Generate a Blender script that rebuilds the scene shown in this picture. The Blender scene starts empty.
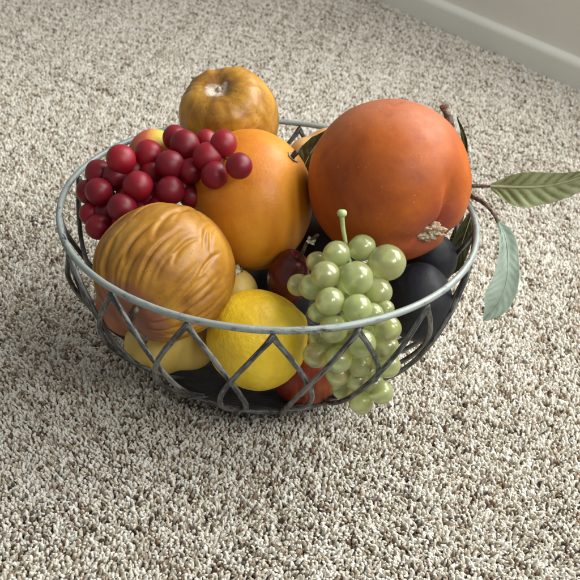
import bpy, math, random
import numpy as np
from mathutils import Vector, noise as mnoise

random.seed(7)
rng = np.random.default_rng(11)
sc = bpy.context.scene
COL = sc.collection
PI = math.pi

# ------------------------------------------------------------------ camera
H = 0.142            # height of the basket rim
F0 = 1000.0          # focal length in photo pixels (580 px wide)
TH, RO = math.radians(33.951), math.radians(4.179)
CAM = np.array([0.018864, -0.635694, 0.357387 + H])
_f = np.array([0, math.cos(TH), -math.sin(TH)])
_r = np.array([1.0, 0, 0]); _u = np.cross(_r, _f)
RT = _r * math.cos(RO) + _u * math.sin(RO)
UP = -_r * math.sin(RO) + _u * math.cos(RO)
FW = _f

def at(px, py, y):
    """world point seen at photo pixel (px, py) lying at depth y; and its distance along the axis"""
    d = FW + (px - 290) / F0 * RT - (py - 290) / F0 * UP
    t = (y - CAM[1]) / d[1]
    return CAM + d * t, t

def vdir(v):
    """direction given as (right, up, towards the viewer) -> world"""
    w = v[0] * RT + v[1] * UP - v[2] * FW
    return w / np.linalg.norm(w)

cd = bpy.data.cameras.new("camera")
cam = bpy.data.objects.new("camera", cd); COL.objects.link(cam)
from mathutils import Matrix
M = Matrix([[RT[i], UP[i], -FW[i]] for i in range(3)]).to_4x4()
M.translation = Vector(CAM)
cam.matrix_world = M
cd.sensor_width = 36; cd.lens = F0 / 580 * 36
cd.clip_start = 0.01; cd.clip_end = 50
cd.dof.use_dof = True; cd.dof.focus_distance = 0.68; cd.dof.aperture_fstop = 22
sc.camera = cam

# ------------------------------------------------------------------ object helpers
def tag(o, label=None, cat=None, group=None, kind=None):
    if label: o["label"] = label
    if cat: o["category"] = cat
    if group: o["group"] = group
    if kind: o["kind"] = kind
    return o

def root(name, loc, label, cat, group=None):
    o = bpy.data.objects.new(name, None); COL.objects.link(o)
    o.empty_display_size = 0.02; o.location = Vector(loc)
    return tag(o, label, cat, group)

def mesh_obj(name, V, Fc, mat, parent=None, origin=None, smooth=True):
    """V in world coordinates; stored relative to the parent's origin (or own origin)"""
    V = np.asarray(V, dtype=float)
    if parent is not None: org = np.array(parent.matrix_basis.translation)
    elif origin is not None: org = np.array(origin)
    else: org = np.zeros(3)
    me = bpy.data.meshes.new(name)
    me.from_pydata((V - org).tolist(), [], [tuple(int(i) for i in f) for f in Fc])
    me.materials.append(mat)
    if smooth: me.polygons.foreach_set("use_smooth", [True] * len(me.polygons))
    me.update()
    o = bpy.data.objects.new(name, me); COL.objects.link(o)
    if parent is not None: o.parent = parent
    else: o.location = Vector(org)
    return o

def join(parts):
    Vs, Fs, n = [], [], 0
    for V, Fc in parts:
        Vs.append(np.asarray(V, float)); Fs += [tuple(i + n for i in f) for f in Fc]; n += len(V)
    return np.concatenate(Vs), Fs

def set_along(o, n, seg, P):
    """store (distance along the wire, around) on the vertices, for scratches that follow the wire"""
    P = np.asarray(P, float)
    L = np.concatenate([[0], np.cumsum(np.linalg.norm(np.diff(P, axis=0), axis=1))])
    g = 2 * PI * np.arange(seg) / seg
    vals = np.zeros((len(o.data.vertices), 3), np.float32)
    vals[:n * seg, 0] = np.repeat(L, seg)
    vals[:n * seg, 1] = np.tile(np.cos(g), n) * .0022; vals[:n * seg, 2] = np.tile(np.sin(g), n) * .0022
    vals += np.array([rng.uniform(0, 3), 0, 0], np.float32)
    at_ = o.data.attributes.new("along", "FLOAT_VECTOR", "POINT"); at_.data.foreach_set("vector", vals.reshape(-1))

def smooth_path(P, n):
    """Catmull-Rom through the points P (k x m)"""
    P = np.asarray(P, float)
    k = len(P)
    Q = np.vstack([2 * P[0] - P[1], P, 2 * P[-1] - P[-2]])
    out = []
    for s in np.linspace(0, k - 1, n):
        i = min(int(s), k - 2); t = s - i
        a, b, c, d = Q[i], Q[i + 1], Q[i + 2], Q[i + 3]
        out.append(0.5 * ((2 * b) + (-a + c) * t + (2 * a - 5 * b + 4 * c - d) * t * t + (-a + 3 * b - 3 * c + d) * t ** 3))
    return np.array(out)

def tube(P, rad, seg=10, closed=False, cap=True, wob=0.0, seed=0.0):
    P = np.asarray(P, float); n = len(P)
    rad = np.full(n, rad) if np.isscalar(rad) else np.asarray(rad, float)
    T = np.roll(P, -1, 0) - np.roll(P, 1, 0)
    if not closed: T[0] = P[1] - P[0]; T[-1] = P[-1] - P[-2]
    T /= np.linalg.norm(T, axis=1)[:, None]
    N = np.zeros_like(P)
    a = np.array([0, 0, 1.0]) if abs(T[0][2]) < 0.9 else np.array([1.0, 0, 0])
    nrm = np.cross(T[0], a); nrm /= np.linalg.norm(nrm)
    for i in range(n):
        nrm = nrm - T[i] * (nrm @ T[i]); nrm /= np.linalg.norm(nrm); N[i] = nrm
    B = np.cross(T, N)
    if closed:   # undo the twist that has built up at the seam
        e = math.atan2(N[-1] @ B[0], N[-1] @ N[0])
        for i in range(n):
            g = -e * i / (n - 1); c, s = math.cos(g), math.sin(g)
            N[i], B[i] = N[i] * c + B[i] * s, B[i] * c - N[i] * s
    V = []
    for i in range(n):
        for j in range(seg):
            g = 2 * PI * j / seg; r = rad[i]
            if wob: r *= 1 + wob * mnoise.noise(Vector((math.cos(g) * 1.2 + seed, math.sin(g) * 1.2, i * 0.35)))
            V.append(P[i] + r * (N[i] * math.cos(g) + B[i] * math.sin(g)))
    Fc = []
    for i in range(n if closed else n - 1):
        for j in range(seg):
            a0 = i * seg + j; a1 = i * seg + (j + 1) % seg
            b0 = ((i + 1) % n) * seg + j; b1 = ((i + 1) % n) * seg + (j + 1) % seg
            Fc.append((a0, b0, b1, a1))
    if cap and not closed:
        V.append(P[0] - T[0] * rad[0] * 0.5); V.append(P[-1] + T[-1] * rad[-1] * 0.5)
        c0, c1 = len(V) - 2, len(V) - 1
        for j in range(seg):
            Fc.append((c0, j, (j + 1) % seg))
            Fc.append((c1, (n - 1) * seg + (j + 1) % seg, (n - 1) * seg + j))
    return np.array(V), Fc

def revolve(prof, seg=96):
    """closed profile (r, z) list revolved around z"""
    V, Fc = [], []
    n = len(prof)
    for i in range(seg):
        a = 2 * PI * i / seg
        for r, z in prof: V.append((r * math.sin(a), -r * math.cos(a), z))
    for i in range(seg):
        for j in range(n):
            k = (j + 1) % n; i2 = (i + 1) % seg
            Fc.append((i * n + j, i2 * n + j, i2 * n + k, i * n + k))
    return np.array(V), Fc

# ------------------------------------------------------------------ materials
def new_mat(name):
    m = bpy.data.materials.new(name); m.use_nodes = True
    nt = m.node_tree
    b = nt.nodes["Principled BSDF"]
    return m, nt, b

def nd(nt, t, **kw):
    n = nt.nodes.new(t)
    for k, v in kw.items():
        if k.startswith("_"): setattr(n, k[1:], v)
        else: n.inputs[k.replace("0", " ")].default_value = v
    return n

def ramp(nt, src, stops, interp="LINEAR"):
    r = nt.nodes.new("ShaderNodeValToRGB"); r.color_ramp.interpolation = interp
    el = r.color_ramp.elements
    while len(el) < len(stops): el.new(0.5)
    for e, (p, c) in zip(el, stops):
        e.position = p; e.color = (*c, 1) if len(c) == 3 else c
    nt.links.new(src, r.inputs[0]); return r.outputs[0]

def coord(nt, scale=(1, 1, 1)):
    tc = nt.nodes.new("ShaderNodeTexCoord")
    if scale == (1, 1, 1): return tc.outputs["Object"]
    mp = nt.nodes.new("ShaderNodeMapping"); mp.inputs["Scale"].default_value = scale
    nt.links.new(tc.outputs["Object"], mp.inputs[0]); return mp.outputs[0]

def noise_tex(nt, co, scale, detail=4, rough=0.55, dist=0.0):
    n = nd(nt, "ShaderNodeTexNoise", Scale=scale, Detail=detail, Roughness=rough, Distortion=dist)
    nt.links.new(co, n.inputs["Vector"]); return n.outputs["Fac"]

def mix(nt, fac, a, b, mode="MIX"):
    m = nt.nodes.new("ShaderNodeMix"); m.data_type = "RGBA"; m.blend_type = mode
    for s, v in ((0, fac), (6, a), (7, b)):
        if hasattr(v, "links"): nt.links.new(v, m.inputs[s])
        elif s == 0: m.inputs[0].default_value = v
        else: m.inputs[s].default_value = (*v, 1)
    return m.outputs[2]

def bump(nt, h, strength, dist, prev=None):
    b = nd(nt, "ShaderNodeBump", Strength=strength, Distance=dist)
    nt.links.new(h, b.inputs["Height"])
    if prev: nt.links.new(prev, b.inputs["Normal"])
    return b.outputs[0]

def fruit_mat(name, stops, scale=35, rough=0.42, bmp=(220, 0.25, 0.0006), specks=None, blotch=None, sss=0.05, detail=5,
              stretch=(1, 1, 1), spec=0.5, rvar=0.15, tip=None, marks=None):
    m, nt, b = new_mat(name)
    co = coord(nt, stretch)
    c = ramp(nt, noise_tex(nt, co, scale, detail, 0.6, 0.4), stops)
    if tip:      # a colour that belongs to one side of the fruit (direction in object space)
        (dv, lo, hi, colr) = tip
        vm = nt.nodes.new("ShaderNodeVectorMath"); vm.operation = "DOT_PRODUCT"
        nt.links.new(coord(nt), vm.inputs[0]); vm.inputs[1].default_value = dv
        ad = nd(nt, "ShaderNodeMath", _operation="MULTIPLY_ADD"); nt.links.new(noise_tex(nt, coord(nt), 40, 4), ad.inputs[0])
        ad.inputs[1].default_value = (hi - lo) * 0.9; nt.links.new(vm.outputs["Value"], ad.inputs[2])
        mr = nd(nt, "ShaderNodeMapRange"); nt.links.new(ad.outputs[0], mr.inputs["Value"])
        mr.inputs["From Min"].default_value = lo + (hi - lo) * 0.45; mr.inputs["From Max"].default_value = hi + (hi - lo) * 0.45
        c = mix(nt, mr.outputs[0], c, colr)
    for (pt, r0, r1, colr) in (marks or []):      # a mark round one point of the skin, with a ragged edge
        vm = nt.nodes.new("ShaderNodeVectorMath"); vm.operation = "DISTANCE"
        nt.links.new(coord(nt), vm.inputs[0]); vm.inputs[1].default_value = pt
        ad = nd(nt, "ShaderNodeMath", _operation="MULTIPLY_ADD"); nt.links.new(noise_tex(nt, coord(nt), 170, 5, .7), ad.inputs[0])
        ad.inputs[1].default_value = r1 * 1.6; nt.links.new(vm.outputs["Value"], ad.inputs[2])
        mr = nd(nt, "ShaderNodeMapRange"); nt.links.new(ad.outputs[0], mr.inputs["Value"])
        mr.inputs["From Min"].default_value = r0 + r1 * .8; mr.inputs["From Max"].default_value = r1 + r1 * .8
        mr.inputs["To Min"].default_value = 1; mr.inputs["To Max"].default_value = 0
        c = mix(nt, mr.outputs[0], c, colr)
    if blotch:
        sc_, thr, colr = blotch
        f = ramp(nt, noise_tex(nt, coord(nt), sc_, 6, 0.65), [(thr, (0, 0, 0)), (min(thr + 0.12, 1), (1, 1, 1))])
        c = mix(nt, f, c, colr)
    if specks:
        for (sc_, thr, colr) in specks:
            v = nd(nt, "ShaderNodeTexVoronoi", Scale=sc_); nt.links.new(coord(nt), v.inputs["Vector"])
            f = ramp(nt, v.outputs["Distance"], [(thr * 0.6, (1, 1, 1)), (thr, (0, 0, 0))])
            gate = ramp(nt, noise_tex(nt, coord(nt), sc_ * 0.31, 2), [(0.5, (0, 0, 0)), (0.58, (1, 1, 1))])
            f2 = mix(nt, 1.0, f, gate, "MULTIPLY")
            c = mix(nt, f2, c, colr)
    nt.links.new(c, b.inputs["Base Color"])
    rr = nd(nt, "ShaderNodeMapRange"); nt.links.new(noise_tex(nt, coord(nt), 90, 5, 0.7), rr.inputs["Value"])
    rr.inputs["From Min"].default_value = 0.3; rr.inputs["From Max"].default_value = 0.7
    rr.inputs["To Min"].default_value = rough - rvar * 0.5; rr.inputs["To Max"].default_value = rough + rvar
    nt.links.new(rr.outputs[0], b.inputs["Roughness"])
    b.inputs["Specular IOR Level"].default_value = spec
    if sss:
        b.inputs["Subsurface Weight"].default_value = sss
        b.inputs["Subsurface Radius"].default_value = (0.004, 0.002, 0.001); b.inputs["Subsurface Scale"].default_value = 1
    n1 = bump(nt, noise_tex(nt, coord(nt), bmp[0], 3), bmp[1], bmp[2])
    n2 = bump(nt, noise_tex(nt, coord(nt), 1100, 2), 0.12, 0.0003, n1)
    nt.links.new(n2, b.inputs["Normal"])
    return m

# wire: dark iron under a rubbed pale grey-green paint
def wire_mat(name, pale, mid, dark, thr, bare):
    m, nt, b = new_mat(name)
    at_ = nt.nodes.new("ShaderNodeAttribute"); at_.attribute_name = "along"
    mp = nt.nodes.new("ShaderNodeMapping"); mp.inputs["Scale"].default_value = (.28, 1, 1)
    nt.links.new(at_.outputs["Vector"], mp.inputs[0]); co = mp.outputs[0]
    f = noise_tex(nt, co, 420, 6, 0.66)
    big = noise_tex(nt, co, 90, 3, .5)
    ad = nd(nt, "ShaderNodeMath", _operation="MULTIPLY_ADD"); nt.links.new(big, ad.inputs[0]); ad.inputs[1].default_value = .7
    sb = nd(nt, "ShaderNodeMath", _operation="SUBTRACT"); nt.links.new(f, sb.inputs[0]); sb.inputs[1].default_value = .35
    nt.links.new(sb.outputs[0], ad.inputs[2])
    c = ramp(nt, ad.outputs[0], [(thr - 0.05, dark), (thr, mid), (thr + 0.10, pale), (1, pale)])
    # fine long rub marks
    mp2 = nt.nodes.new("ShaderNodeMapping"); mp2.inputs["Scale"].default_value = (.04, 1, 1); nt.links.new(at_.outputs["Vector"], mp2.inputs[0])
    c = mix(nt, ramp(nt, noise_tex(nt, mp2.outputs[0], 900, 3), [(0.45, (0, 0, 0)), (0.7, (bare, bare, bare))]), c, mid)
    nt.links.new(c, b.inputs["Base Color"])
    nt.links.new(ramp(nt, f, [(0.3, (0.34,) * 3), (0.6, (0.50,) * 3)]), b.inputs["Roughness"])
    b.inputs["Metallic"].default_value = 0.15
    nt.links.new(bump(nt, f, 0.35, 0.0005), b.inputs["Normal"])
    return m
M_rim = wire_mat("rubbed_pale_metal", (0.27, 0.31, 0.295), (0.17, 0.195, 0.19), (0.03, 0.032, 0.034), 0.37, .4)
M_wire = wire_mat("rubbed_dark_metal", (0.19, 0.20, 0.195), (0.095, 0.10, 0.098), (0.022, 0.022, 0.024), 0.49, .8)

def plate_mat():
    m, nt, b = new_mat("dark_plate_metal")
    co = coord(nt)
    w = nd(nt, "ShaderNodeTexWave", Scale=95, Distortion=1.5, Detail=3); w.wave_type = "RINGS"; w.rings_direction = "Z"
    nt.links.new(co, w.inputs["Vector"])
    c = ramp(nt, noise_tex(nt, co, 60, 6, 0.7), [(0.35, (0.02, 0.022, 0.024)), (0.6, (0.055, 0.06, 0.063)), (0.8, (0.12, 0.125, 0.125))])
    nt.links.new(c, b.inputs["Base Color"]); b.inputs["Roughness"].default_value = 0.6; b.inputs["Metallic"].default_value = 0.4
    nt.links.new(bump(nt, w.outputs["Fac"], 0.5, 0.0006), b.inputs["Normal"])
    return m
M_plate = plate_mat()

# ------------------------------------------------------------------ the basket
def leg_curve(s):
    b0, b1, b2, b3 = (1 - s) ** 3, 3 * s * (1 - s) ** 2, 3 * s * s * (1 - s), s ** 3
    az = b1 * .285 + b2 * .319 + b3 * .118
    r = b0 * .15 + b1 * .1450 + b2 * .1235 + b3 * .0595
    z = b0 * .1375 + b1 * .0725 + b2 * .0485 + b3 * .0045
    return az, r, z

basket = root("wire_fruit_basket", (0, 0, 0),
              "round open wire basket with pale grey rim, full of fruit, standing on carpet", "basket")
a = np.linspace(0, 2 * PI, 240, endpoint=False)
R0 = 0.15
wobr = np.array([0.0005 * mnoise.noise(Vector((math.cos(t) * 2, math.sin(t) * 2, 0))) for t in a])
rimP = np.stack([(R0 + wobr) * np.sin(a), -(R0 + wobr) * np.cos(a), np.full_like(a, H)], 1)
set_along(mesh_obj("rim", *tube(rimP, 0.00235, 14, True, wob=0.06), M_rim, basket), 240, 14, rimP)
NV = 17
for k in range(NV):
    phi = math.radians(4.0 + 360 / NV * k) + rng.uniform(-.012, .012)
    u = np.linspace(-1, 1, 97)
    e = 0.035
    s = (np.sqrt(u * u + e * e) - e) / (math.sqrt(1 + e * e) - e)
    az, r, z = leg_curve(s)
    sg = u / np.sqrt(u * u + 0.0012)
    roff = np.where(u < 0, 0.0019, -0.0019) * np.clip(np.abs(u) * 6, 0, 1) * np.clip((1.0 - np.abs(u)) * 4, 0.1, 1)
    swing = 1 + rng.uniform(-.05, .05)
    A = phi + az * sg * swing
    rr = r + roff
    P = np.stack([rr * np.sin(A), -rr * np.cos(A), z], 1)
    w = mesh_obj("wire", *tube(P, 0.00180 * (1 + .32 * np.exp(-(u / .05) ** 2)), 10, wob=0.10, seed=k * 3.1), M_wire, basket); set_along(w, 97, 10, P)
def ring(r, z, t):
    P = np.stack([r * np.sin(a), -r * np.cos(a), np.full_like(a, z)], 1)
    set_along(mesh_obj("base_ring", *tube(P, t, 10, True, wob=0.08), M_wire, basket), 240, 10, P)
ring(0.0600, 0.0035, 0.0030); ring(0.0875, 0.0225, 0.0016)
pr = [(0.0005, 0.0085), (0.05, 0.0105), (0.075, 0.0155), (0.0865, 0.0215), (0.0865, 0.0235), (0.075, 0.0175), (0.05, 0.0125), (0.0005, 0.0105)]
mesh_obj("base_plate", *revolve(pr), M_plate, basket)

# ------------------------------------------------------------------ fruit builder
def frame(axis):
    ax = np.asarray(axis, float); ax /= np.linalg.norm(ax)
    h = np.array([0, 0, 1.0]) if abs(ax[2]) < 0.9 else np.array([1.0, 0, 0])
    e1 = np.cross(h, ax); e1 /= np.linalg.norm(e1)
    return e1, np.cross(ax, e1), ax

def blob(c, R, axis, fn, scale=(1, 1, 1), nt_=72, nph=120, spin=0.0):
    """closed surface: fn(theta, phi, dir) -> radius factor; scale in (right, up, towards) view directions"""
    e1, e2, e3 = frame(axis)
    V = []; Fc = []
    def pt(th, ph):
        rad = fn(th, ph)
        if isinstance(rad, tuple): rho, zz = rad
        else: rho, zz = rad * math.sin(th), rad * math.cos(th)
        w = e1 * (rho * math.cos(ph + spin)) + e2 * (rho * math.sin(ph + spin)) + e3 * zz
        x, y, z = w @ RT, w @ UP, -(w @ FW)
        return c + R * (RT * x * scale[0] + UP * y * scale[1] - FW * z * scale[2])
    V.append(pt(0.0, 0.0))
    for i in range(1, nt_):
        th = PI * i / nt_
        for j in range(nph): V.append(pt(th, 2 * PI * j / nph))
    V.append(pt(PI, 0.0))
    for j in range(nph):
        Fc.append((0, 1 + j, 1 + (j + 1) % nph))
        last = 1 + (nt_ - 2) * nph
        Fc.append((len(V) - 1, last + (j + 1) % nph, last + j))
    for i in range(nt_ - 2):
        for j in range(nph):
            a0 = 1 + i * nph + j; a1 = 1 + i * nph + (j + 1) % nph
            Fc.append((a0, a0 + nph, a1 + nph, a1))
    return np.array(V), Fc

def sn(x, y, z, s=1.0):
    return mnoise.noise(Vector((x * s, y * s, z * s)))

def dimple(th, depth, width):
    return 1 - depth * math.exp(-(th / width) ** 2)

def sph(th, ph): return math.sin(th) * math.cos(ph), math.sin(th) * math.sin(ph), math.cos(th)

def lumpy(seed, amp=0.02, f=1.7):
    def g(th, ph):
        x, y, z = sph(th, ph); return 1 + amp * sn(x + seed, y, z, f) + amp * 0.4 * sn(x + seed, y, z, f * 3)
    return g

def side_tint(v, R, lo, hi, colr):
    """colour on the side facing v, between the fractions lo..hi of the radius (mesh origin is at the fruit's base)"""
    v = np.asarray(v, float); v = v / np.linalg.norm(v)
    return (tuple(float(q) for q in v), float(v[2]) * R + lo * R, float(v[2]) * R + hi * R, colr)

def skin_point(axis, R, f):
    """point at f*R along the axis, in the fruit's own coordinates (origin at its base)"""
    return tuple(float(v) for v in (np.array([0, 0, R]) + np.asarray(axis) * R * f))

def surf_point(c, R, axis_w, out=1.0): return c + R * out * axis_w

def base_of(c, R): return (c[0], c[1], c[2] - R)

def dried_calyx(c, n, size, seed, leaves=5, crumple=0.4):
    """small crumpled star of dried sepals standing on the skin at c, facing n"""
    r = random.Random(seed)
    e1, e2, e3 = frame(n)
    V, Fc = [], []
    for k in range(leaves):
        g = 2 * PI * k / leaves + r.uniform(-.25, .25)
        d = e1 * math.cos(g) + e2 * math.sin(g); s = np.cross(e3, d)
        L = size * r.uniform(.75, 1.15); W = size * r.uniform(.32, .5)
        b = len(V); rows = 6
        for i in range(rows):
            t = i / (rows - 1)
            wd = W * (0.55 + 0.8 * t) * (1 - t ** 3)
            for j in (-1, -.4, .35, 1):
                p = c + d * L * t + s * wd * j + e3 * (size * (0.10 + crumple * (0.55 * t * t - 0.25 * t + 0.35 * r.uniform(-.5, .5) * t + .25 * abs(j) * t)))
                V.append(p)
        nn = len(V) - b
        for i in range(nn): V.append(V[b + i] - e3 * size * 0.05)
        for i in range(rows - 1):
            for j in range(3):
                q = b + i * 4 + j
                Fc.append((q, q + 4, q + 5, q + 1)); Fc.append((q + nn, q + nn + 1, q + nn + 5, q + nn + 4))
        for i in range(rows - 1):
            for j0 in (0, 3):
                q = b + i * 4 + j0; Fc.append((q, q + nn, q + nn + 4, q + 4))
        q = b + (rows - 1) * 4
        for j in range(3): Fc.append((q + j, q + j + nn, q + j + 1 + nn, q + j + 1))
    return np.array(V), Fc

M_calyx = fruit_mat("dried_sepal", [(0.3, (0.16, 0.09, 0.045)), (0.55, (0.46, 0.36, 0.24)), (0.75, (0.62, 0.54, 0.42))], 260, 0.6, (900, 0.5, 0.0005), sss=0)
M_stem = fruit_mat("dark_dry_stem", [(0.3, (0.018, 0.011, 0.007)), (0.7, (0.09, 0.055, 0.032))], 300, 0.55, (900, 0.5, 0.0006), sss=0)

# ---- persimmon, the big orange red one
c, t = at(389, 181, 0.005); R = 81 * t / F0
axp = vdir((0.50, -0.70, 0.50))
def turn(axis, v, spin=0.0):
    e1, e2, e3 = frame(axis); w = vdir(v); return math.atan2(w @ e2, w @ e1) - spin
g1, g2, g3 = turn(axp, (.70, -.10, .70), .5), turn(axp, (.0, -.80, .60), .5), turn(axp, (.9, -.6, -.3), .5)
def fn(th, ph):
    x, y, z = sph(th, ph)
    g = 0
    for p0, w, dd in ((g1, .26, .13), (g2, .34, .035), (g3, .25, .05)):
        dph = (ph - p0 + PI) % (2 * PI) - PI
        g += dd * math.exp(-(dph / w) ** 2) * math.exp(-((th - .42) / .30) ** 2)
    rr = 1.005 * dimple(th, 0.13, 0.24) * dimple(PI - th, 0.04, .4) - g
    return rr + 0.012 * sn(x + 3, y, z, 1.6) + 0.004 * sn(x, y + 9, z, 6)
M_pers = fruit_mat("orange_red_skin", [(0.28, (0.20, 0.040, 0.010)), (0.46, (0.33, 0.074, 0.012)), (0.60, (0.42, 0.105, 0.014)), (0.75, (0.55, 0.175, 0.02))], 16, 0.46,
                   (420, 0.22, 0.0005), specks=[(210, 0.12, (0.55, 0.22, 0.06)), (330, .12, (.2, .055, .025))], blotch=(30, 0.58, (0.30, 0.062, 0.022)), sss=0.03, spec=.25,
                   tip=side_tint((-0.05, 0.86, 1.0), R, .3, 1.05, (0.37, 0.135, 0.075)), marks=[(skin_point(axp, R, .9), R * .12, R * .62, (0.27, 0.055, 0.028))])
o = root("persimmon", base_of(c, R), "largest fruit, smooth orange red, with a crumpled dry calyx low on its side", "persimmon")
mesh_obj("body", *blob(c, R, axp, fn, (1.0, 1.0, 1.0), 90, 160, spin=0.5), M_pers, o)
cp_ = c + axp * R * .87 - RT * .035 * R - UP * .02 * R
def fn(th, ph):
    x, y, z = sph(th, ph)
    v = 1 + .55 * sn(x + 1, y, z, 2.3) + .5 * abs(sn(x, y + 5, z, 4.5)) - .35 * abs(sn(x, y, z + 8, 3.2)) * 2
    return v * (1 + .07 * math.cos(5 * ph) * math.sin(th))
mesh_obj("calyx", *blob(cp_, R * .175, vdir((.25, -.1, 1)), fn, (1.12, .62, .6), 50, 90), M_calyx, o)

# ---- orange / large yellow orange fruit
c, t = at(250, 200, 0.02); R = 66.5 * t / F0
axo = vdir((0.68, 0.56, 0.47))
def fn(th, ph):
    x, y, z = sph(th, ph)
    return dimple(th, 0.03, .13) * (1 + 0.012 * sn(x + 5, y, z, 1.8) + 0.003 * sn(x, y, z, 7))
M_oran = fruit_mat("orange_skin", [(0.28, (0.46, 0.125, 0.006)), (0.5, (0.60, 0.230, 0.013)), (0.75, (0.70, 0.33, 0.03))], 15, 0.44, (380, 0.38, 0.0006),
                   sss=0.06, spec=.38, blotch=(17, 0.60, (0.60, 0.35, 0.02)))
o = root("orange", base_of(c, R), "large smooth yellow orange fruit with dark stem stub, between red grapes and persimmon", "orange")
mesh_obj("body", *blob(c, R, axo, fn, (0.945, 1.065, 1.0), 80, 140), M_oran, o)
pp = c + R * .975 * (RT * (axo @ RT) * .945 + UP * (axo @ UP) * 1.065 - FW * -(axo @ FW))
mesh_obj("calyx", *dried_calyx(pp, axo, R * 0.115, 5, 5, 0.22), M_calyx, o)
mesh_obj("stem", *tube(smooth_path([pp - axo * .001, pp + axo * .002, pp + axo * .0045 + vdir((.3, .5, 0)) * .0015], 8), [.0024, .0021, .002, .002, .0021, .0022, .0022, .0018], 10, wob=.3), M_stem, o)

# ---- golden brown apple at the back top
c, t = at(229, 117, 0.092); R = 49 * t / F0
axq = vdir((-0.20, 0.56, 0.80))
def fn(th, ph):
    x, y, z = sph(th, ph)
    rib = 0.018 * math.cos(5 * ph + 1.5) * math.exp(-((th - .7) / .6) ** 2)
    wr = 0.045 * abs(sn(math.cos(ph) * 3, math.sin(ph) * 3, th * .8))
    rr = dimple(th, 0.27, 0.36) * (1.03 + .03 * math.exp(-((th - .75) / .3) ** 2)) + rib - wr * math.exp(-((th - 1.0) / .6) ** 2)
    return rr + 0.03 * sn(x + 8, y, z, 1.6) + 0.008 * sn(x, y, z, 5)
M_quin = fruit_mat("golden_brown_skin", [(0.3, (0.13, 0.050, 0.007)), (0.42, (0.30, 0.135, 0.013)), (0.56, (0.42, 0.215, 0.021)), (0.75, (0.52, 0.31, 0.06))], 42, 0.36,
                   (150, 0.3, 0.0009), specks=[(420, 0.22, (0.12, 0.055, 0.012)), (300, 0.2, (0.16, 0.07, 0.02))], blotch=(24, 0.62, (0.50, 0.36, 0.20)), sss=0.03,
                   marks=[(skin_point(axq, R, .77), R * .15, R * .50, (0.17, 0.075, 0.018)), (skin_point(axq + vdir((-.5, -.45, .2)) * .10, R, .80), R * .10, R * .26, (0.62, 0.54, 0.44)), (skin_point(axq + vdir((.2, .1, 0)) * .03, R, .77), R * .03, R * .08, (0.07, 0.045, 0.03))])
o = root("golden_apple", base_of(c, R), "golden brown speckled apple with shrivelled pale hollow on top, behind the orange", "apple")
mesh_obj("body", *blob(c, R, axq, fn, (1.0, .96, 1.0), 80, 140, spin=.4), M_quin, o)
M_scar = fruit_mat("pale_dry_scar", [(0.35, (0.13, 0.065, 0.03)), (0.55, (0.50, 0.40, 0.30)), (0.7, (0.72, 0.66, 0.58))], 170, 0.6, (500, 0.6, 0.001), sss=0)
pp = c + axq * R * .775
mesh_obj("stem", *tube([pp - axq * .001, pp + axq * .0012, pp + axq * .002], [.0026, .0021, .0012], 9, wob=.5, seed=4), M_scar, o)

# ---- wrinkled gourd at the left
c, t = at(165, 272, -0.06); R = 69 * t / F0
axg = vdir((-0.46, -0.66, 0.58))
rg = random.Random(19)
PLEATS = []
for i in range(62):        # pleats that fan out from the stem end: (angle, start, end, slant, width, depth)
    t0 = rg.choice([.36, .42, .50, .62, .85, 1.2, 1.6]) + rg.uniform(-.08, .08)
    PLEATS.append((2 * PI * (i + rg.uniform(-.35, .35)) / 62, t0, t0 + rg.uniform(.55, 1.2), rg.uniform(-.12, .12), rg.uniform(.024, .044), rg.uniform(.018, .046)))
def fn(th, ph):
    x, y, z = sph(th, ph)
    g = 0.0
    st = max(.35, math.sin(th))
    for p0, t0, t1, sl, w, d in PLEATS:
        if th < t0 - .15 or th > t1 + .15: continue
        m = (th - t0) / (t1 - t0)
        dd = ((ph - p0 - sl * (m - .5) - .10 * math.sin(3 * m + p0) + PI) % (2 * PI) - PI) * st
        if abs(dd) > .35: continue
        e = max(0.0, math.sin(PI * max(0, min(1, m)))) ** .7
        g += e * (-d * math.exp(-(dd / w) ** 2) + .42 * d * math.exp(-((dd - 2.1 * w) / (1.5 * w)) ** 2))
    env = math.exp(-((th - 1.5) / .95) ** 4)
    sw = .010 * sn(math.cos(ph) * 3 + 4, math.sin(ph) * 3, th * .9) + .004 * sn(math.cos(ph) * 8, math.sin(ph) * 8, th * 2.5)
    return dimple(th, .10, .22) * (1.0 + g + env * sw) + 0.016 * sn(x, y + 3, z, 1.7)
gdir = tuple(float(v) for v in axg)
M_gour = fruit_mat("mustard_gourd_skin", [(0.28, (0.17, 0.062, 0.006)), (0.48, (0.34, 0.150, 0.012)), (0.68, (0.46, 0.240, 0.030))], 34, 0.42,
                   (140, 0.25, 0.0008), specks=[(380, 0.16, (0.10, 0.05, 0.015))], sss=0.04,
                   tip=side_tint(axg, R, .78, .88, (0.27, 0.100, 0.055)))
o = root("wrinkled_gourd", base_of(c, R), "mustard yellow wrinkled gourd with creased skin, leaning on the front left rim", "gourd")
mesh_obj("body", *blob(c, R, axg, fn, (1.02, 1.0, 1.0), 130, 330, spin=.9), M_gour, o)
P = [c + axg * R * .88, at(136, 309, -.111)[0], at(131, 322, -.114)[0], at(137, 334, -.112)[0], at(145, 341, -.109)[0]]
mesh_obj("stem", *tube(smooth_path(P, 22), np.linspace(.0020, .0030, 22), 10, wob=.25), M_stem, o)

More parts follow.
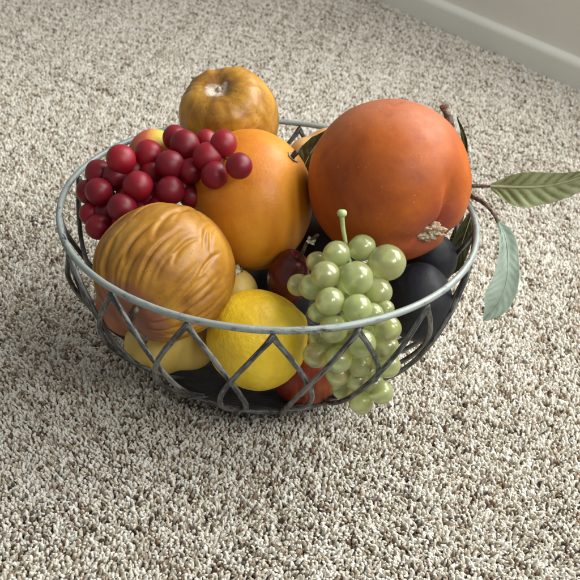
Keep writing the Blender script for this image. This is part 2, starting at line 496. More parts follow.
# ---- lemon
c, t = at(257, 339.5, -0.07); R = 52 * t / F0
axl = vdir((0.80, 0.36, 0.45))
def fn(th, ph):
    x, y, z = sph(th, ph)
    nip = 0.12 * math.exp(-(th / .26) ** 2) + 0.05 * math.exp(-((PI - th) / .25) ** 2)
    body = 1.0 - .03 * math.sin(2 * th) ** 2
    v = sn(x, y, z, 9)
    return body + nip + 0.012 * sn(x + 2, y, z, 2.2) + 0.006 * v + 0.0055 * sn(x, y + 4, z, 17) 
M_lem = fruit_mat("lemon_peel", [(0.3, (0.70, 0.44, 0.018)), (0.5, (0.88, 0.62, 0.03)), (0.75, (0.90, 0.72, 0.09))], 20, 0.42, (260, 0.75, 0.0010), sss=0.1,
                  blotch=(14, 0.66, (0.70, 0.50, 0.03)))
tag(mesh_obj("lemon", *blob(c, R, axl, fn, (1.0, .985, .98), 100, 160), M_lem, origin=base_of(c, R)),
    "bright yellow lemon with pitted peel behind the front wires of the basket", "lemon")

# ---- pale yellow pear, lower left
c, t = at(170, 343, -0.053); R = 42 * t / F0
axr = vdir((0.86, -0.42, 0.1))
def fn(th, ph):
    x, y, z = sph(th, ph)
    neck = 1.0 - .16 * math.exp(-((th - .85) / .35) ** 2) + .06 * math.exp(-(th / .5) ** 2)
    return neck + .02 * sn(x + 1, y, z, 1.8)
M_pear = fruit_mat("pale_yellow_skin", [(0.3, (0.50, 0.34, 0.06)), (0.5, (0.60, 0.44, 0.11)), (0.75, (0.64, 0.50, 0.18))], 18, 0.45, (200, 0.12, 0.0005), sss=0.08,
                   specks=[(120, 0.06, (0.10, 0.05, 0.02))])
o = root("yellow_pear", base_of(c, R), "pale yellow pear low under the wrinkled gourd, seen through the front left wires", "pear")
mesh_obj("body", *blob(c, R, axr, fn, (1.08, .80, .85), 60, 100), M_pear, o)
pp = c + vdir((0.86, -.42, .1)) * R * 1.08
mesh_obj("stem", *tube([pp - vdir((.86, -.42, .1)) * .003, pp + vdir((.8, -.5, .2)) * .0012], [.0018, .0012], 8, wob=.2), M_stem, o)

# ---- small pale pear with a dry calyx between gourd and lemon
c, t = at(236, 292, -0.035); R = 22 * t / F0
axs = vdir((0.0, .9, .3))
o = root("yellow_pear", base_of(c, R), "pale yellow pear almost hidden between gourd and lemon, its dry calyx showing", "pear")
mesh_obj("body", *blob(c, R, axs, lumpy(4, .02), (1, 1.05, 1), 40, 64), M_pear, o)
M_silver = fruit_mat("silvery_dry_sepal", [(0.35, (0.05, 0.045, 0.02)), (0.55, (0.33, 0.30, 0.18)), (0.7, (0.60, 0.58, 0.46))], 330, 0.5, (900, 0.5, 0.0005), sss=0)
mesh_obj("calyx", *dried_calyx(at(237, 271, -.045)[0], vdir((.1, .5, .8)), .0052, 8, 6, 0.9), M_silver, o)

# ---- peach at the back left rim
c, t = at(154, 155, 0.05); R = 26 * t / F0
tipd = vdir((-1, .15, .2))
M_pch = fruit_mat("yellow_red_peach_skin", [(0.3, (0.72, 0.44, 0.06)), (0.6, (0.78, 0.58, 0.09))], 22, 0.45, (300, 0.12, 0.0004), sss=0.08,
                  tip=side_tint(tipd, R, -.05, .40, (0.50, 0.10, 0.05)))
tag(mesh_obj("peach", *blob(c, R, vdir((.3, .8, .4)), lumpy(9, .02), (1, 1, 1), 48, 80), M_pch, origin=base_of(c, R)),
    "small peach half red, half yellow, peeping up behind the red grapes", "peach")

# ---- reddish peach low at the left, under the gourd
c, t = at(131, 302, -0.028); R = 35 * t / F0
M_pk = fruit_mat("dull_pink_peach_skin", [(0.3, (0.30, 0.10, 0.055)), (0.55, (0.44, 0.18, 0.09)), (0.8, (0.52, 0.27, 0.13))], 24, 0.5, (300, 0.12, 0.0004), sss=0.08)
tag(mesh_obj("peach", *blob(c, R, vdir((.3, .8, .4)), lumpy(6, .02), (1, 1, 1), 48, 80), M_pk, origin=base_of(c, R)),
    "dull pink peach squeezed under the left of the wrinkled gourd against the wires", "peach")

# ---- tan pear at the back
c, t = at(318, 166, 0.095); R = 34 * t / F0
axt = vdir((.55, .75, .1))
def fn(th, ph):
    x, y, z = sph(th, ph)
    return 1 + .26 * math.exp(-(th / .55) ** 2) - .09 * math.exp(-((th - .95) / .3) ** 2) + .015 * sn(x, y, z, 2)
M_tan = fruit_mat("tan_pear_skin", [(0.3, (0.52, 0.25, 0.075)), (0.5, (0.64, 0.37, 0.13)), (0.75, (0.70, 0.47, 0.22))], 30, 0.42, (250, 0.15, 0.0005), sss=0.06,
                  stretch=(2.5, 1, 1))
tag(mesh_obj("pear", *blob(c, R, axt, fn, (1, 1, 1), 48, 80), M_tan, origin=base_of(c, R)),
    "light tan pear at the back rim, partly behind a dark leaf", "pear")

# ---- small dark red pear
c, t = at(288, 280, -0.03); R = 24 * t / F0
axd = vdir((.42, .85, .35))
def fn(th, ph):
    x, y, z = sph(th, ph)
    return dimple(th, .22, .22) * (1.02 + .30 * math.exp(-((th - .35) / .45) ** 2) - .0 * th) + .03 * sn(x, y, z, 2)
M_dred = fruit_mat("dark_red_skin", [(0.3, (0.06, 0.006, 0.008)), (0.55, (0.13, 0.014, 0.014)), (0.8, (0.24, 0.04, 0.03))], 40, 0.25, (200, 0.15, 0.0006), sss=0.05)
o = root("red_pear", base_of(c, R), "small shiny dark red pear with dark stem, between lemon and green grapes", "pear")
mesh_obj("body", *blob(c, R, axd, fn, (.85, 1.0, .9), 56, 90), M_dred, o)
P = [c + axd * R * .95, at(303, 252, -.045)[0], at(306, 244, -.045)[0], at(312, 239, -.045)[0], at(318, 235, -.048)[0]]
mesh_obj("stem", *tube(smooth_path(P, 16), np.linspace(.0015, .0011, 16), 8, wob=.3), M_stem, o)
mesh_obj("calyx", *dried_calyx(at(310, 242, -.047)[0], vdir((.3, .5, .8)), .0042, 21, 4, 1.0), M_silver, o)

# ---- black plum by the front rim; the others are added to darken gaps
M_plum = fruit_mat("blue_black_plum_skin", [(0.3, (0.008, 0.008, 0.011)), (0.6, (0.014, 0.016, 0.022)), (0.8, (0.034, 0.041, 0.060))], 38, 0.50, (300, 0.25, 0.0005), sss=0, spec=.32, blotch=(60, .64, (.040, .046, .062)), specks=[(420, .14, (.09, .09, .10))])
def plum(px, py, y, rpx, label, scl=(1, 1, 1), seed=0):
    c, t = at(px, py, y); R = rpx * t / F0
    def fn(th, ph):
        x, yy, z = sph(th, ph)
        dph = (ph - 1.0 + PI) % (2 * PI) - PI
        return dimple(th, .07, .3) - .02 * math.exp(-(dph / .12) ** 2) * math.sin(th) ** 2 + .015 * sn(x + seed, yy, z, 2)
    return tag(mesh_obj("plum", *blob(c, R, vdir((.3, .2, -.8)), fn, scl, 56, 90), M_plum, origin=base_of(c, R)), label, "plum", "black plums in the basket")
plum(418, 302, -.03, 37, "blue black plum under the front right rim, beside the green grapes", (.93, 1.08, 1), 1)
plum(430, 259, .010, 27, "added dark plum standing in for the shade directly below the persimmon calyx", (1, 1, 1), 4)  # added fruit, fills a shaded void so no bright carpet shows
plum(272, 296, .030, 38, "added dark plum standing in for the deep shade between the lemon and the orange", (1, 1, 1), 7)  # added filler, keeps the shaded hollow behind the lemon dark
plum(326, 244, .045, 38, "added dark plum standing in for shade between orange and persimmon, behind green grape stalk", (1, 1, 1), 9)  # added filler, its black skin stands in for shade in the gap

# ---- red apple at the bottom
c, t = at(305, 371, -0.057); R = 34 * t / F0
M_app = fruit_mat("streaked_red_apple_skin", [(0.3, (0.14, 0.010, 0.008)), (0.5, (0.24, 0.026, 0.012)), (0.68, (0.40, 0.11, 0.03)), (0.85, (0.50, 0.24, 0.06))], 34, 0.4,
                  (300, 0.12, 0.0004), sss=0.05, stretch=(2.4, 1, .6), specks=[(520, 0.16, (0.55, 0.30, 0.12))])
def fn(th, ph):
    x, y, z = sph(th, ph); return dimple(th, .2, .28) * dimple(PI - th, .12, .3) * (1.03 + .015 * sn(x, y, z, 2))
tag(mesh_obj("red_apple", *blob(c, R, vdir((.2, .75, -.5)), fn, (1, 1, 1), 56, 90), M_app, origin=base_of(c, R)),
    "streaked red apple at the basket bottom between lemon and green grapes", "apple")

# ------------------------------------------------------------------ grapes
def grape_mat(name, core, rim_, rough, sss, srad, bloom, trans=0.0, coat=0.0):
    m, nt, b = new_mat(name)
    co = coord(nt)
    oi = nt.nodes.new("ShaderNodeObjectInfo")
    c = mix(nt, oi.outputs["Random"], core, rim_)
    c = mix(nt, ramp(nt, noise_tex(nt, co, 130, 4, .6), [(0.42, (0, 0, 0)), (0.72, (bloom[0],) * 3)]), c, bloom[1])
    nt.links.new(c, b.inputs["Base Color"])
    rr = ramp(nt, noise_tex(nt, co, 190, 4, .7), [(0.35, (rough * .8,) * 3), (0.7, (rough * 1.35,) * 3)])
    nt.links.new(rr, b.inputs["Roughness"])
    b.inputs["Subsurface Weight"].default_value = sss; b.inputs["Subsurface Radius"].default_value = srad; b.inputs["Subsurface Scale"].default_value = 1
    b.inputs["Transmission Weight"].default_value = trans
    b.inputs["IOR"].default_value = 1.42
    b.inputs["Coat Weight"].default_value = coat; b.inputs["Coat Roughness"].default_value = .06
    nt.links.new(bump(nt, noise_tex(nt, co, 260, 3), 0.12, 0.0004), b.inputs["Normal"])
    return m
M_gg = grape_mat("green_grape_skin", (0.70, 0.80, 0.38), (0.68, 0.70, 0.34), 0.16, 1.0, (0.006, 0.0060, 0.003), (0.35, (0.60, 0.66, 0.38)), 0.66, 0.7)
M_rg = grape_mat("red_grape_skin", (0.44, 0.008, 0.028), (0.23, 0.005, 0.021), 0.40, 1.0, (0.0050, 0.0009, 0.0012), (0.3, (0.40, 0.05, 0.08)), 0.45)
M_gst = fruit_mat("green_grape_stalk", [(0.3, (0.34, 0.46, 0.20)), (0.7, (0.48, 0.60, 0.30))], 200, 0.4, (500, 0.2, 0.0004), sss=0.3)
M_rst = fruit_mat("brown_grape_stalk", [(0.3, (0.10, 0.03, 0.02)), (0.7, (0.30, 0.14, 0.08))], 200, 0.5, (500, 0.2, 0.0004), sss=0)

def grape_mesh(name, mat, seed):
    def fn(th, ph):
        x, y, z = sph(th, ph)
        return .99 + .06 * math.cos(th) ** 2 + .03 * sn(x + seed, y, z, 1.5) - .05 * math.exp(-(th / .16) ** 2)
    V, Fc = blob(np.zeros(3), 1.0, (0, 0, 1), fn, (1, 1, 1), 26, 40)
    me = bpy.data.meshes.new(name); me.from_pydata(V.tolist(), [], Fc); me.materials.append(mat)
    me.polygons.foreach_set("use_smooth", [True] * len(me.polygons)); me.update(); return me

def bunch(rt, meshes, spots, spine, stalk_mat, ped=.0007):
    org = np.array(rt.matrix_basis.translation)
    cs = []
    for i, (px, py, rp, y) in enumerate(spots):
        c, t = at(px, py, y); R = rp * t / F0
        o = bpy.data.objects.new("grape", meshes[i % len(meshes)]); COL.objects.link(o); o.parent = rt
        o.location = Vector(c - org); o.scale = (R, R, R)
        # the stalk end points back to the spine
        k = np.argmin(np.linalg.norm(spine - c, axis=1)); d = spine[k] - c
        q = Vector(d).to_track_quat('Z', 'Y') if np.linalg.norm(d) > 1e-5 else Vector((0, 0, 1)).to_track_quat('Z', 'Y')
        o.rotation_mode = "QUATERNION"; o.rotation_quaternion = q
        cs.append((c, R, spine[k]))
    parts = [tube(spine, np.linspace(.0017, .0010, len(spine)), 8, wob=.2)]
    for c, R, s in cs:
        d = s - c; L = np.linalg.norm(d)
        if L < R: continue
        e = c + d / L * R * .95
        parts.append(tube(smooth_path([s, (s + e) / 2 + np.array([0, 0, .001]), e], 6), ped, 6))
    return parts

red = [(121, 159.5, 14, .010), (149, 155, 14, .022), (170, 165, 14, .004), (185, 145, 14, .020), (175, 138, 12, .036), (206, 141, 11, .034),
       (208, 157, 14, .002), (223.5, 144, 13, .008), (239, 166, 12.8, -.022), (214.5, 175, 13, -.012), (191, 171, 12.5, .004), (170, 190.5, 14, -.010),
       (138, 186, 14.5, -.010), (99, 173.5, 13, .016), (99, 191.5, 13, -.004), (122, 207.5, 14, -.022), (89, 192, 12, .012), (91, 214, 11, -.004),
       (98.6, 227, 12.5, -.018), (106, 214, 12, -.006), (116, 177, 13, .008), (151, 199, 12, -.004), (152, 174, 12, .012), (111, 237, 11, -.022),
       (182, 188, 12, .004), (190, 196, 11, -.002), (160, 207, 12, -.012), (134, 170, 12, .018), (124, 224, 12, -.016), (140, 210, 12, -.008), (200, 164, 11, .018),
       (112, 176, 12, .020), (128, 182, 12, .016), (104, 199, 12, .010), (165, 180, 12, .014), (146, 186, 12, .012), (198, 180, 11, .010), (128, 196, 12, .004), (157, 189, 12, .008)]
red = [(x, y, r * 1.06, d) for x, y, r, d in red]
rs = smooth_path([at(224, 158, .002)[0], at(205, 166, .012)[0], at(175, 176, .016)[0], at(140, 190, .012)[0], at(115, 205, .004)[0], at(108, 224, -.004)[0]], 26)
c0 = rs[13]
ro = root("red_grape_bunch", (c0[0], c0[1], c0[2] - .03), "bunch of dark red grapes lying behind the wrinkled gourd", "grapes")
parts = bunch(ro, [grape_mesh("grape", M_rg, s) for s in (0, 3, 7)], red, rs, M_rst)
mesh_obj("stalk", *join(parts), M_rst, ro)

green = [(336.5, 253.8, 13, -.070), (361.8, 247.8, 13, -.060), (387, 262.6, 17.8, -.068), (325.6, 275, 14, -.086), (356, 278.4, 17, -.086), (317, 262, 10.5, -.062),
         (299, 285, 11, -.070), (312.7, 286.6, 13, -.082), (377, 292, 14.5, -.082), (330, 301.4, 14, -.104), (357.4, 308.6, 14.5, -.108), (385, 309, 9, -.092),
         (387.7, 328, 13, -.106), (319, 312, 10.5, -.088), (333.5, 329, 14, -.112), (372.5, 314, 11, -.100), (362, 343.7, 14, -.116), (316.6, 355, 13, -.102),
         (339, 359, 13.5, -.114), (385, 346, 13, -.104), (360, 364.5, 12.5, -.106), (338, 374, 12, -.104), (357, 379, 12, -.104), (343.6, 388, 11.5, -.093),
         (386.5, 365, 13, -.104), (372.5, 383, 11, -.098), (381, 392, 11.8, -.103), (361, 402, 11.8, -.098), (347.6, 341, 12.5, -.096), (375, 332, 12, -.088),
         (344, 268, 11, -.062), (345, 290, 12, -.082), (372, 275, 12, -.066), (320, 338, 11, -.088), (373, 358, 11, -.092), (350, 322, 12, -.092), (327, 345, 11, -.094), (367, 295, 11, -.082)]
gs = smooth_path([at(342, 215, -.060)[0], at(343, 228, -.058)[0], at(346, 244, -.058)[0], at(350, 262, -.066)[0], at(352, 290, -.078)[0], at(354, 320, -.088)[0], at(357, 350, -.095)[0], at(362, 382, -.092)[0]], 34)
gsr = np.concatenate([np.linspace(.0017, .0013, 12), np.linspace(.0013, .0009, 22)])
go = root("green_grape_bunch", tuple(gs[-1] - np.array([0, 0, .02])), "bunch of pale green translucent grapes with upright stalk, spilling through the front wires", "grapes")
green = [(x, y, r * 1.04, d) for x, y, r, d in green]
parts = bunch(go, [grape_mesh("grape", M_gg, s) for s in (0, 3, 7)], green, gs[10:], M_gst, .0009)
parts[0] = tube(gs, gsr, 10, wob=.12)
kn = gs[0]
parts.append(blob(kn + vdir((0, 1, 0)) * .0012, .0034, vdir((0, 1, .1)), lambda th, ph: 1 - .18 * math.exp(-(th / .4) ** 2), (1, .85, 1), 16, 20))
mesh_obj("stalk", *join(parts), M_gst, go)

# ------------------------------------------------------------------ leafy twig
def bark():
    m, nt, b = new_mat("dry_bark")
    co = coord(nt)
    c = ramp(nt, noise_tex(nt, co, 220, 6, .7), [(.36, (0.02, 0.012, 0.008)), (.5, (0.10, 0.055, 0.038)), (.58, (0.22, 0.15, 0.11)), (.68, (0.45, 0.38, 0.31))])
    nt.links.new(c, b.inputs["Base Color"]); b.inputs["Roughness"].default_value = .6
    nt.links.new(bump(nt, noise_tex(nt, co, 500, 5, .7), .8, .0008), b.inputs["Normal"]); return m
M_bark = bark()

def leaf_mat(name, stops, rough=.5, transl=.25):
    m, nt, b = new_mat(name)
    co = coord(nt)
    c = ramp(nt, noise_tex(nt, co, 45, 6, .62), stops)
    nt.links.new(c, b.inputs["Base Color"]); b.inputs["Roughness"].default_value = rough
    n1 = bump(nt, noise_tex(nt, co, 380, 4, .6), .35, .0005)
    nt.links.new(n1, b.inputs["Normal"])
    tr = nt.nodes.new("ShaderNodeBsdfTranslucent"); nt.links.new(c, tr.inputs["Color"]); nt.links.new(n1, tr.inputs["Normal"])
    mx = nt.nodes.new("ShaderNodeMixShader"); mx.inputs[0].default_value = transl
    out = nt.nodes["Material Output"]
    nt.links.new(b.outputs[0], mx.inputs[1]); nt.links.new(tr.outputs[0], mx.inputs[2]); nt.links.new(mx.outputs[0], out.inputs[0])
    return m
M_leafo = leaf_mat("olive_leaf", [(.3, (0.24, 0.29, 0.13)), (.5, (0.38, 0.44, 0.23)), (.72, (0.54, 0.58, 0.36))])
M_leafb = leaf_mat("grey_green_leaf", [(.3, (0.34, 0.44, 0.36)), (.5, (0.50, 0.62, 0.53)), (.72, (0.64, 0.75, 0.67))], .42)
M_leafd = leaf_mat("dark_leaf", [(.3, (0.030, 0.035, 0.010)), (.6, (0.07, 0.075, 0.022)), (.8, (0.13, 0.13, 0.05))], .45)
M_vein = fruit_mat("pale_leaf_vein", [(.3, (0.34, 0.36, 0.20)), (.7, (0.50, 0.50, 0.32))], 200, .5, (500, .2, .0004), sss=0)

def leaf(parent, mid, wl, wr, mat, side_tilt=(0.0, 0.0), vein=.0016, nv=9, rib=True, seed=0, cup=0.0, ribr=.0008):
    """mid: list of (px,py,y); wl/wr: half widths in photo pixels along the rib on either side; side_tilt: how far each half leans towards the viewer"""
    n = 56; m = 14
    P = smooth_path([at(*q)[0] for q in mid], n)
    T = np.gradient(P, axis=0); T /= np.linalg.norm(T, axis=1)[:, None]
    W = [np.interp(np.linspace(0, 1, n), np.linspace(0, 1, len(w)), w) for w in (wl, wr)]
    W = [np.convolve(np.pad(w, 3, mode="edge"), np.ones(7) / 7, "valid") for w in W]
    W = [w * (1 + .07 * np.array([mnoise.noise(Vector((i * .33, seed * 3.7 + q * 9, 0))) for i in range(n)])) for q, w in enumerate(W)]
    for w in W: w[0] = w[-1] = 0.25
    S = np.cross(T, -FW); S /= np.linalg.norm(S, axis=1)[:, None]      # in the view plane, to one side
    Nn = np.cross(S, T)
    V = []
    for i in range(n):
        sc_ = np.dot(P[i] - CAM, FW) / F0
        for k in range(-m, m + 1):
            f = k / m; w = W[1 if k > 0 else 0][i] * sc_
            tl = side_tilt[1 if k > 0 else 0]
            s = i / (n - 1)
            ph = (s * nv - abs(f) * 1.6)
            vn = -vein * (abs((ph % 1) - .5) * 2) ** 3 * math.sin(min(1, abs(f) * 1.0) * PI) ** .6 * min(1, w / .006)
            curl = cup * f * f * w + .0012 * sn(s * 5 + seed, f * 1.5, 0)
            V.append(P[i] + S[i] * f * w * math.cos(tl) + Nn[i] * (abs(f) * w * math.sin(tl) + vn + curl))
    V = np.array(V); L = 2 * m + 1; nv_ = len(V)
    # thickness
    th = .00022
    V2 = V - np.repeat(Nn, L, axis=0) * th
    Fc = []
    for i in range(n - 1):
        for k in range(L - 1):
            q = i * L + k
            Fc.append((q, q + 1, q + L + 1, q + L)); Fc.append((q + nv_, q + nv_ + L, q + nv_ + L + 1, q + nv_ + 1))
        for k in (0, L - 1):
            q = i * L + k; Fc.append((q, q + L, q + L + nv_, q + nv_))
    for i in (0, n - 1):
        for k in range(L - 1):
            q = i * L + k; Fc.append((q, q + nv_, q + nv_ + 1, q + 1))
    lf = mesh_obj("leaf", np.vstack([V, V2]), Fc, mat, parent)
    if rib:
        vv, ff = tube(P + Nn * .0002, np.linspace(ribr, ribr * .3, n), 8)
        org = np.array(parent.matrix_basis.translation)
        me = bpy.data.meshes.new("midrib"); me.from_pydata((vv - org).tolist(), [], ff); me.materials.append(M_vein if mat is not M_leafb else mat)
        me.polygons.foreach_set("use_smooth", [True] * len(me.polygons))
        r_ = bpy.data.objects.new("midrib", me); COL.objects.link(r_); r_.parent = lf
    return lf

b0 = at(447, 268, .035)[0]
tw = root("leafy_twig", tuple(b0), "dry brown twig with olive and grey green leaves sticking out behind the persimmon", "twig")
mp = [(444, 105, .075), (449, 120, .073), (455, 136, .071), (461, 152, .068), (463, 172, .060), (464, 192, .052), (461, 215, .044), (453, 240, .038), (451, 256, .036), (444, 270, .034), (436, 279, .030)]
P = smooth_path([at(*q)[0] for q in mp], 70)
rad = np.interp(np.linspace(0, 1, 70), [0, .05, .2, .5, 1], [.0031, .0029, .0026, .0022, .0026])
parts = [tube(P, rad, 12, wob=.45)]
for q, r0, r1 in (([(461, 184, .050), (476, 186, .046), (488, 186, .044), (496, 186, .042)], .0017, .0010),
                  ([(463, 192, .046), (474, 197, .030), (484, 203, .016), (492, 211, .010), (498, 222, .006)], .0021, .0013),
                  ([(452, 133, .071), (456, 137, .066), (459, 142, .062)], .0012, .0008)):
    pp = smooth_path([at(*v)[0] for v in q], 20); parts.append(tube(pp, np.linspace(r0, r1, 20), 9, wob=.35))
mesh_obj("twig", *join(parts), M_bark, tw)
leaf(tw, [(490, 186, .043), (518, 187, .038), (545, 186, .034), (572, 180, .030), (604, 168, .026)],
     [1, 10, 15, 16, 15, 12, 9, 5, 1], [2, 15, 21, 21, 18, 17, 15, 9, 1], M_leafo, (.45, .15), .0032, 9, seed=1, ribr=.0012)
leaf(tw, [(498, 221, .006), (506, 240, .004), (508, 262, .002), (506, 283, .0), (498, 303, -.002), (483, 321, -.004)],
     [1, 8, 10, 11, 11.5, 12, 13, 12, 10, 1], [1, 6, 9, 12, 15, 18, 20, 18, 9, .5], M_leafb, (-.1, .25), .0010, 12, seed=5, cup=.2, ribr=.0004)
leaf(tw, [(457, 117, .060), (462, 131, .058), (465, 145, .055), (466, 160, .052)], [.5, 2, 3, 3, 1], [.5, 2, 3.5, 3, 1], M_leafd, (.6, .6), .0004, 6, rib=False, seed=3)
leaf(tw, [(428, 122, .082), (436, 119, .080), (444, 122, .078), (448, 130, .074)], [.5, 4, 5, .5], [.5, 4, 5, .5], M_leafd, (.2, .2), .0004, 5, rib=False, seed=4)
leaf(tw, [(474, 206, .030), (469, 222, .026), (463, 240, .024), (456, 262, .022), (449, 276, .020)], [.5, 7, 9, 9, 7, 1], [.5, 5, 9, 11, 7, 1], M_leafd, (.2, .1), .001, 7, seed=7, ribr=.0004)
ls = root("leafy_twig", tuple(at(312, 175, .060)[0]), "dark green leaf standing between the orange and the persimmon, before the tan pear", "leaf")
ls.name = "dark_leaf"
leaf(ls, [(300, 178, .055), (306, 162, .060), (314, 148, .066), (328, 130, .072)], [.5, 9, 12, 9, 1], [.5, 9, 13, 12, 1], M_leafd, (.1, .3), .0008, 6, seed=9, ribr=.0005)

# ------------------------------------------------------------------ wall, baseboard, floor
A0 = np.array([0.120, 0.949]); B0 = np.array([0.383, 0.624])
WD = (B0 - A0) / np.linalg.norm(B0 - A0)                # along the wall, to the right and nearer
WN = np.array([-abs(WD[1]), -abs(WD[0])])               # out of the wall towards the basket
def wall_prof(prof, name, mat, s0=-1.3, s1=1.7):
    V, Fc = [], []
    n = len(prof)
    for s in (s0, s1):
        for o_, z in prof:
            p = A0 + WD * s + WN * o_; V.append((p[0], p[1], z))
    for j in range(n): k = (j + 1) % n; Fc.append((j, k, k + n, j + n))
    Fc.append(tuple(range(n))[::-1]); Fc.append(tuple(range(n, 2 * n)))
    return mesh_obj(name, V, Fc, mat, origin=(A0[0], A0[1], 0), smooth=False)
def paint(name, colr, rough):
    m, nt, b = new_mat(name)
    co = coord(nt)
    c = ramp(nt, noise_tex(nt, co, 6, 5), [(.3, tuple(v * .93 for v in colr)), (.7, colr)])
    nt.links.new(c, b.inputs["Base Color"]); b.inputs["Roughness"].default_value = rough
    nt.links.new(bump(nt, noise_tex(nt, co, 160, 4), .18, .0012), b.inputs["Normal"]); return m
M_wall = paint("wall_paint", (0.74, 0.72, 0.65), .7)
M_bb = paint("baseboard_paint", (0.78, 0.78, 0.72), .38)
tag(wall_prof([(-.004, -.01), (-.12, -.01), (-.12, .50), (-.004, .50)], "wall", M_wall), kind="structure")
hb = .038
prof = [(-.003, -.008), (.0, -.008), (.0, hb - .009)]
for i in range(7):
    g = PI / 2 * i / 6; prof.append((-.009 + .009 * math.cos(g), hb - .009 + .009 * math.sin(g)))
prof = [(o_ , z) for o_, z in prof] + [(-.003 - .009, hb)]
prof = [(0.0, -.008), (0.0, hb - .009)] + [(-.009 + .009 * math.cos(PI / 2 * i / 6), hb - .009 + .009 * math.sin(PI / 2 * i / 6)) for i in range(1, 7)] + [(-.0135, hb), (-.0135, -.008)]
bb = wall_prof([(o_ + 0.0, z) for o_, z in prof], "baseboard", M_bb); tag(bb, kind="structure")
# the wall face stands just behind the board
bpy.data.objects["wall"].location += Vector((-WN[0] * .009, -WN[1] * .009, 0))

def carpet_colour_stops():
    return [(0.0, (0.055, 0.038, 0.022)), (0.13, (0.18, 0.128, 0.08)), (0.25, (0.38, 0.312, 0.225)), (0.42, (0.61, 0.56, 0.46)), (0.66, (0.77, 0.745, 0.665)), (1.0, (0.88, 0.87, 0.81))]
def floor_mat():
    m, nt, b = new_mat("carpet_backing")
    co = coord(nt)
    v = nd(nt, "ShaderNodeTexVoronoi", Scale=300); nt.links.new(co, v.inputs["Vector"])
    sep = nt.nodes.new("ShaderNodeSeparateColor"); nt.links.new(v.outputs["Color"], sep.inputs[0])
    c = ramp(nt, sep.outputs[0], carpet_colour_stops())
    c = mix(nt, .35, c, (0.2, 0.17, 0.14), "MIX")
    nt.links.new(c, b.inputs["Base Color"]); b.inputs["Roughness"].default_value = 1
    b.inputs["Specular IOR Level"].default_value = .1
    nt.links.new(bump(nt, v.outputs["Distance"], 1, -.004), b.inputs["Normal"]); return m
fl = mesh_obj("floor", [(-2.5, -2, -.0055), (2.5, -2, -.0055), (2.5, 2.6, -.0055), (-2.5, 2.6, -.0055)], [(0, 1, 2, 3)], floor_mat(), smooth=False)
tag(fl, kind="structure")

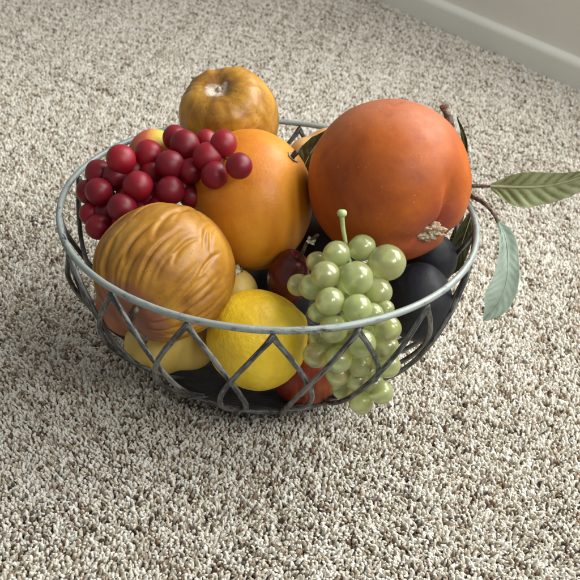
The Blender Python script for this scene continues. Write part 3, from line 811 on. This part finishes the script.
def carpet_pile():
    sp = 0.0021
    ys = np.arange(-.30, 1.12, sp * .866)
    pts = []
    for i, y in enumerate(ys):
        x0 = np.interp(y, [-.33, .95], [-.24, -.54]); x1 = np.interp(y, [-.33, .3, .95], [.31, .52, .32])
        xs = np.arange(x0, x1, sp) + (sp / 2 if i % 2 else 0)
        pts.append(np.stack([xs, np.full_like(xs, y)], 1))
    P = np.concatenate(pts)
    P = P + rng.normal(0, sp * .27, P.shape)
    d = (P - A0) @ WN
    P = P[d > .0005]
    n = len(P)
    print("tufts", n)
    seg = 6
    rings = np.array([(0.80, 0.1), (1.0, 0.62), (0.66, 0.92)])
    tpl = []
    for r_, z_ in rings:
        for j in range(seg):
            g = 2 * PI * j / seg; tpl.append((r_ * math.cos(g), r_ * math.sin(g), z_))
    tpl.append((0, 0, 1.0)); tpl = np.array(tpl); nvt = len(tpl)
    fq = []
    for i in range(len(rings) - 1):
        for j in range(seg):
            j2 = (j + 1) % seg; fq.append((i * seg + j, i * seg + j2, (i + 1) * seg + j2, (i + 1) * seg + j))
    ft = [((len(rings) - 1) * seg + j, (len(rings) - 1) * seg + (j + 1) % seg, nvt - 1) for j in range(seg)]
    # low frequency lean of the pile and its colour clusters
    def lf(P, s, k):
        a_ = np.zeros(len(P)); r2 = np.random.default_rng(k)
        for q in range(9):
            w = r2.normal(0, s, 2); a_ += np.sin(P @ w + r2.uniform(0, 6.28))
        return a_ / 3
    lx, ly = lf(P, 14, 1), lf(P, 14, 2)
    ang = rng.uniform(0, 2 * PI, n)
    r = rng.uniform(.00082, .00140, n); el = rng.uniform(1.0, 1.25, n)
    h = rng.uniform(.0052, .0084, n)
    tx = np.clip(rng.normal(0, .25, n) + lx * .18, -1.2, 1.2); ty = np.clip(rng.normal(-.03, .25, n) + ly * .18, -1.2, 1.2)
    V = np.repeat(tpl[None], n, 0)
    # individual lumpiness of every vertex
    V[:, :, :2] *= (1 + rng.normal(0, .17, (n, nvt, 1)))
    X = V[:, :, 0] * (r * el)[:, None]; Y = V[:, :, 1] * r[:, None]; Z = V[:, :, 2]
    ca, sa = np.cos(ang)[:, None], np.sin(ang)[:, None]
    X, Y = X * ca - Y * sa, X * sa + Y * ca
    Zh = Z * h[:, None]
    bend = Z ** 1.6
    Xw = P[:, :1] + X + bend * (tx * h)[:, None]
    Yw = P[:, 1:] + Y + bend * (ty * h)[:, None]
    drop = (tx ** 2 + ty ** 2) * .28
    Zw = -.0055 + Zh * (1 - np.clip(drop, 0, .55))[:, None] + rng.uniform(-.0004, .0006, n)[:, None]
    # the basket presses the pile down
    rad = np.hypot(P[:, 0], P[:, 1])
    press = np.where(rad < .066, .5, 1.0)
    Zw = -.0055 + (Zw + .0055) * press[:, None]
    co = np.stack([Xw, Yw, Zw], 2).reshape(-1, 3).astype(np.float32)
    base = (np.arange(n) * nvt)[:, None, None]
    Q = (np.array(fq)[None] + base).reshape(-1); T = (np.array(ft)[None] + base).reshape(-1)
    loops = np.concatenate([Q, T]).astype(np.int32)
    nq, nt_ = n * len(fq), n * len(ft)
    starts = np.concatenate([np.arange(nq) * 4, nq * 4 + np.arange(nt_) * 3]).astype(np.int32)
    me = bpy.data.meshes.new("carpet_pile")
    me.vertices.add(len(co)); me.vertices.foreach_set("co", co.reshape(-1))
    me.loops.add(len(loops)); me.loops.foreach_set("vertex_index", loops)
    me.polygons.add(nq + nt_); me.polygons.foreach_set("loop_start", starts)
    me.polygons.foreach_set("use_smooth", np.ones(nq + nt_, dtype=bool))
    me.update(calc_edges=True)
    # one yarn shade for each tuft
    k = np.clip(rng.normal(.63, .29, n) + lf(P, 330, 5) * .18 + lf(P, 40, 6) * .03, 0, 1)
    rust = (rng.uniform(0, 1, n) < .03) * 1.0 + (lf(P, 330, 9) > 1.35) * .5
    at_ = me.attributes.new("yarn", "FLOAT_VECTOR", "POINT")
    vals = np.repeat(np.stack([k, np.clip(rust, 0, 1), rng.uniform(0, 1, n)], 1), nvt, 0).astype(np.float32)
    at_.data.foreach_set("vector", vals.reshape(-1))
    m, nt, b = new_mat("carpet_yarn")
    an = nt.nodes.new("ShaderNodeAttribute"); an.attribute_name = "yarn"
    sp_ = nt.nodes.new("ShaderNodeSeparateXYZ"); nt.links.new(an.outputs["Vector"], sp_.inputs[0])
    c = ramp(nt, sp_.outputs[0], carpet_colour_stops())
    c = mix(nt, sp_.outputs[1], c, (0.27, 0.175, 0.11))
    cn = noise_tex(nt, coord(nt), 900, 3)
    c = mix(nt, ramp(nt, cn, [(.38, (0, 0, 0)), (.7, (.30, .30, .30))]), c, (0.30, 0.24, 0.18))
    nt.links.new(c, b.inputs["Base Color"])
    b.inputs["Roughness"].default_value = .85; b.inputs["Specular IOR Level"].default_value = .25
    b.inputs["Sheen Weight"].default_value = .25; b.inputs["Sheen Roughness"].default_value = .4
    nt.links.new(bump(nt, noise_tex(nt, coord(nt), 1800, 3, .7), .5, .0006), b.inputs["Normal"])
    me.materials.append(m)
    o = bpy.data.objects.new("carpet_pile", me); COL.objects.link(o)
    tag(o, "speckled cream, beige and brown cut pile of the carpet under the basket", "carpet", kind="stuff")
carpet_pile()

# ------------------------------------------------------------------ light: two windows of the room, soft grey room light
def window_light(loc, aim, sx, sy, power, colr):
    l = bpy.data.lights.new("window_light", "AREA"); l.shape = "RECTANGLE"; l.size = sx; l.size_y = sy; l.energy = power; l.color = colr
    o = bpy.data.objects.new("window_light", l); COL.objects.link(o); o.location = Vector(loc)
    d = Vector(aim) - Vector(loc); o.rotation_euler = d.to_track_quat('-Z', 'Y').to_euler(); return o
foot = np.array([.70, .22])
for k in (-1, 1):
    p = foot + WD * .29 * k
    window_light((p[0], p[1], .95), (p[0] + WN[0], p[1] + WN[1], .80), .50, .95, 17, (1.0, .985, .945))
for k in (-1, 1):
    window_light((.85 + .12 * k, -.80 + .12 * k, 1.10), (.0 + .12 * k, .05 + .12 * k, .1), .19, .42, 5.8, (1.0, .99, .965))
w = bpy.data.worlds.new("World"); sc.world = w; w.use_nodes = True
bg = w.node_tree.nodes["Background"]; bg.inputs[0].default_value = (1.0, .99, .95, 1); bg.inputs[1].default_value = .32

sc.view_settings.view_transform = "Standard"; sc.view_settings.look = "None"
sc.view_settings.exposure = 0; sc.view_settings.gamma = 1
sc.cycles.max_bounces = 8
